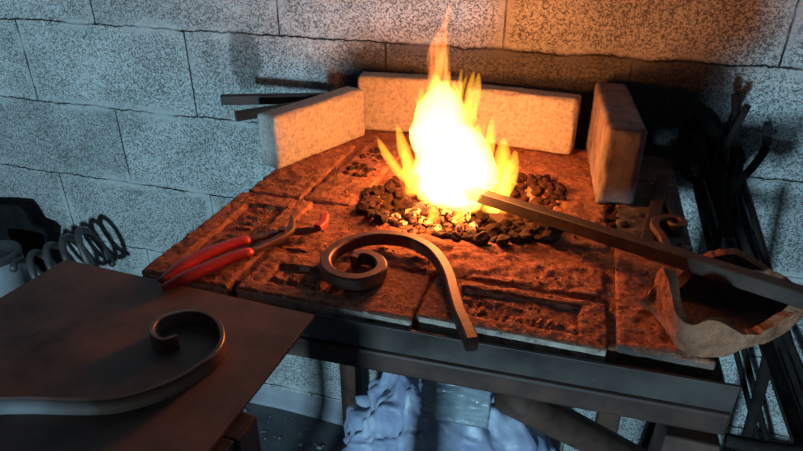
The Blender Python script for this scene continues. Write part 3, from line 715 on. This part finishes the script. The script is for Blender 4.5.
# ------------------------------------------------------------------ under the table
def bag(cx, cy, z0, sx, sy, sz, seed, amp=0.10, ncr=70):
    bm = bmesh.new(); bmesh.ops.create_icosphere(bm, subdivisions=6, radius=1)
    o = Vector((seed * 7.1, seed * 2.3, seed)); rr = random.Random(seed)
    planes = []
    for i in range(ncr):
        n_ = Vector((rr.gauss(0, 1), rr.gauss(0, 0.6), rr.gauss(0, 0.8))).normalized()
        c_ = Vector((rr.gauss(0, 1), rr.gauss(0, 1), rr.gauss(0, 1))).normalized()
        planes.append((n_, rr.uniform(-0.8, 0.8), c_, rr.uniform(0.04, 0.15), rr.choice((-1, 1, 1)) * rr.uniform(0.4, 1.0)))
    for v in bm.verts:
        p = v.co.copy(); w_ = p + 0.10 * noise.noise_vector(p * 1.6 + o)
        k = 1 + 0.26 * noise.noise(p * 1.0 + o) + 0.07 * noise.noise(p * 2.6 + o)
        for n_, d_, c_, wd, a_ in planes:
            e = wd - abs(w_.dot(n_) - d_)
            if e > 0:
                f = max(0, p.dot(c_) + 0.15)
                if f > 0: k += a_ * amp * (e / wd) * min(1, f * 1.5)
        q = p * k
        if q.z < -0.55: q.z = -0.55 + (q.z + 0.55) * 0.06
        v.co = Vector((cx + q.x * sx, cy + q.y * sy, z0 + max(0, (q.z + 0.60)) / 1.6 * sz))
    return bm
tag(mesh_obj('plastic_bag', bag(-0.205, -0.255, 0.002, 0.240, 0.120, 0.47, 3, 0.075, 90), M['bag']), 'large crumpled bluish plastic bag on the floor under the forge table', 'bag', 'plastic bags on the floor')
tag(mesh_obj('plastic_bag', bag(0.44, -0.47, 0.002, 0.13, 0.09, 0.36, 8, 0.09), M['bag_white']), 'crumpled whitish plastic bag on the floor beside the right table leg', 'bag', 'plastic bags on the floor')
def wrapped():
    bm = bmesh.new(); sub_box(bm, 0.135, 0.10, 0.100, 0.004)
    for v in bm.verts:
        p = v.co
        w = 1 - abs(noise.noise(Vector((p.x * 14, p.y * 20, p.z * 55)))) * 2
        w2 = noise.noise(Vector((p.x * 40, p.y * 40, p.z * 70 + 4)))
        n = Vector((p.x / 0.0675, p.y / 0.05, (p.z - 0.05) / 0.05)); big = max(abs(c) for c in n)
        d = Vector([c if abs(abs(c) - big) < 1e-3 else 0 for c in n]).normalized()
        v.co = p + d * (w * 0.0028 + w2 * 0.0012)
    return bm
o = mesh_obj('wrapped_block', wrapped(), M['wrap']); o.location = (-0.160, -0.335, 0.480); o.rotation_euler = (0, 0, R(4))
tag(o, 'block wrapped in silvery plastic resting on the bluish bag under the table', 'block')
bm = bmesh.new(); a = Vector((-0.050, -0.465, 0.655)); b = Vector((0.536, -0.052, 0.036))
sweep(bm, [a.lerp(b, i / 12) for i in range(13)], circ(0.032, 20))
tag(mesh_obj('steel_pipe', bm, M['rusty']), 'thick dark steel pipe slanting under the table to the right of the wrapped block', 'pipe')
bm = bmesh.new()
for i in range(420):
    x = rnd.uniform(-1.0, 0.5); y = rnd.uniform(-0.45, -0.04); r = rnd.uniform(0.001, 0.0035) if rnd.random() < 0.93 else rnd.uniform(0.004, 0.008)
    bmesh.ops.create_icosphere(bm, subdivisions=1, radius=r, matrix=Matrix.Translation((x, y, r * 0.4)) @ Matrix.Diagonal((1.3, 1, 0.5, 1)) @ Matrix.Rotation(i, 4, 'Z'))
tag(mesh_obj('floor_chips', bm, M['crumb'], smooth=False, recalc=False), 'pale chips and dust scattered on the dark floor under the table', 'chips', kind='stuff')

# ------------------------------------------------------------------ made-up light blocker on a stand, unseen: shades the middle of the forge
stand = empty('blocker_stand', (-0.22, -1.47, 0), 'unseen apron spread on an iron stand facing the forge', 'stand')
outline = [(-0.530, 0.985), (-0.533, 1.06), (-0.525, 1.100), (-0.330, 1.104), (-0.318, 1.20), (-0.300, 1.345), (-0.02, 1.350), (0.010, 1.25), (0.026, 1.12), (-0.020, 1.095), (-0.018, 1.04), (-0.010, 0.980), (-0.25, 0.972)]
bm = bmesh.new()
f_ = [bm.verts.new(local(stand, (x, -1.452 + 0.012 * math.sin(x * 40), z))[0]) for x, z in outline]
b_ = [bm.verts.new(local(stand, (x, -1.446 + 0.012 * math.sin(x * 40), z))[0]) for x, z in outline]
bm.faces.new(f_); bm.faces.new(list(reversed(b_)))
for i in range(len(outline)): bm.faces.new((f_[i], b_[i], b_[(i + 1) % len(outline)], f_[(i + 1) % len(outline)]))
mesh_obj('blocker', bm, M['wood'], stand, False)
bm = bmesh.new(); sweep(bm, local(stand, (-0.505, -1.475, 0.02), (-0.505, -1.475, 1.09)), circ(0.007)); mesh_obj('pole', bm, M['black_iron'], stand)
bm = bmesh.new(); sweep(bm, local(stand, (-0.53, -1.475, 1.085), (-0.03, -1.475, 1.085)), circ(0.008)); mesh_obj('crossbar', bm, M['black_iron'], stand)
mesh_obj('foot', lathe(bmesh.new(), [(0.15, 0.0), (0.15, 0.012), (0.02, 0.02)], 36, (-0.285, -0.005)), M['black_iron'], stand, False)

# ------------------------------------------------------------------ light
def point(name, loc, power, radius, col):
    l = bpy.data.lights.new(name, 'POINT'); l.energy = power; l.shadow_soft_size = radius; l.color = col
    o = bpy.data.objects.new(name, l); COL.objects.link(o); o.location = loc; return o
FIRE = (1.0, 0.27, 0.09)
point('firelight_low', (-0.185, -0.365, 1.03), 4.3, 0.035, FIRE)
point('firelight_high', (-0.205, -0.365, 1.115), 1.9, 0.03, FIRE)
l = bpy.data.lights.new('doorway_daylight', 'AREA'); l.shape = 'RECTANGLE'; l.size = 0.18; l.size_y = 0.22; l.energy = 122; l.color = (0.46, 0.80, 1.0)
o = bpy.data.objects.new('doorway_daylight', l); COL.objects.link(o)
o.location = (-0.55, -4.2, 1.02)
o.rotation_euler = (Vector((-0.5, 0, 1.0)) - Vector(o.location)).to_track_quat('-Z', 'Y').to_euler()
w = bpy.data.worlds.new('workshop_gloom'); sc.world = w; w.use_nodes = True
w.node_tree.nodes['Background'].inputs[0].default_value = (0.55, 0.75, 1.0, 1)
w.node_tree.nodes['Background'].inputs[1].default_value = 0.034

# ------------------------------------------------------------------ camera
cd = bpy.data.cameras.new('camera'); cam = bpy.data.objects.new('camera', cd); COL.objects.link(cam)
cd.sensor_fit = 'HORIZONTAL'; cd.sensor_width = 36; cd.lens = 600.458 / 803 * 36; cd.clip_start = 0.01
cam.location = (0, -1.26684, 1.4002)
cam.rotation_euler = (R(90 - 27.868), R(-0.15), R(17.02))
sc.camera = cam
sc.view_settings.view_transform = 'Standard'; sc.view_settings.look = 'None'
sc.view_settings.exposure = 0; sc.view_settings.gamma = 1; sc.view_settings.use_curve_mapping = False
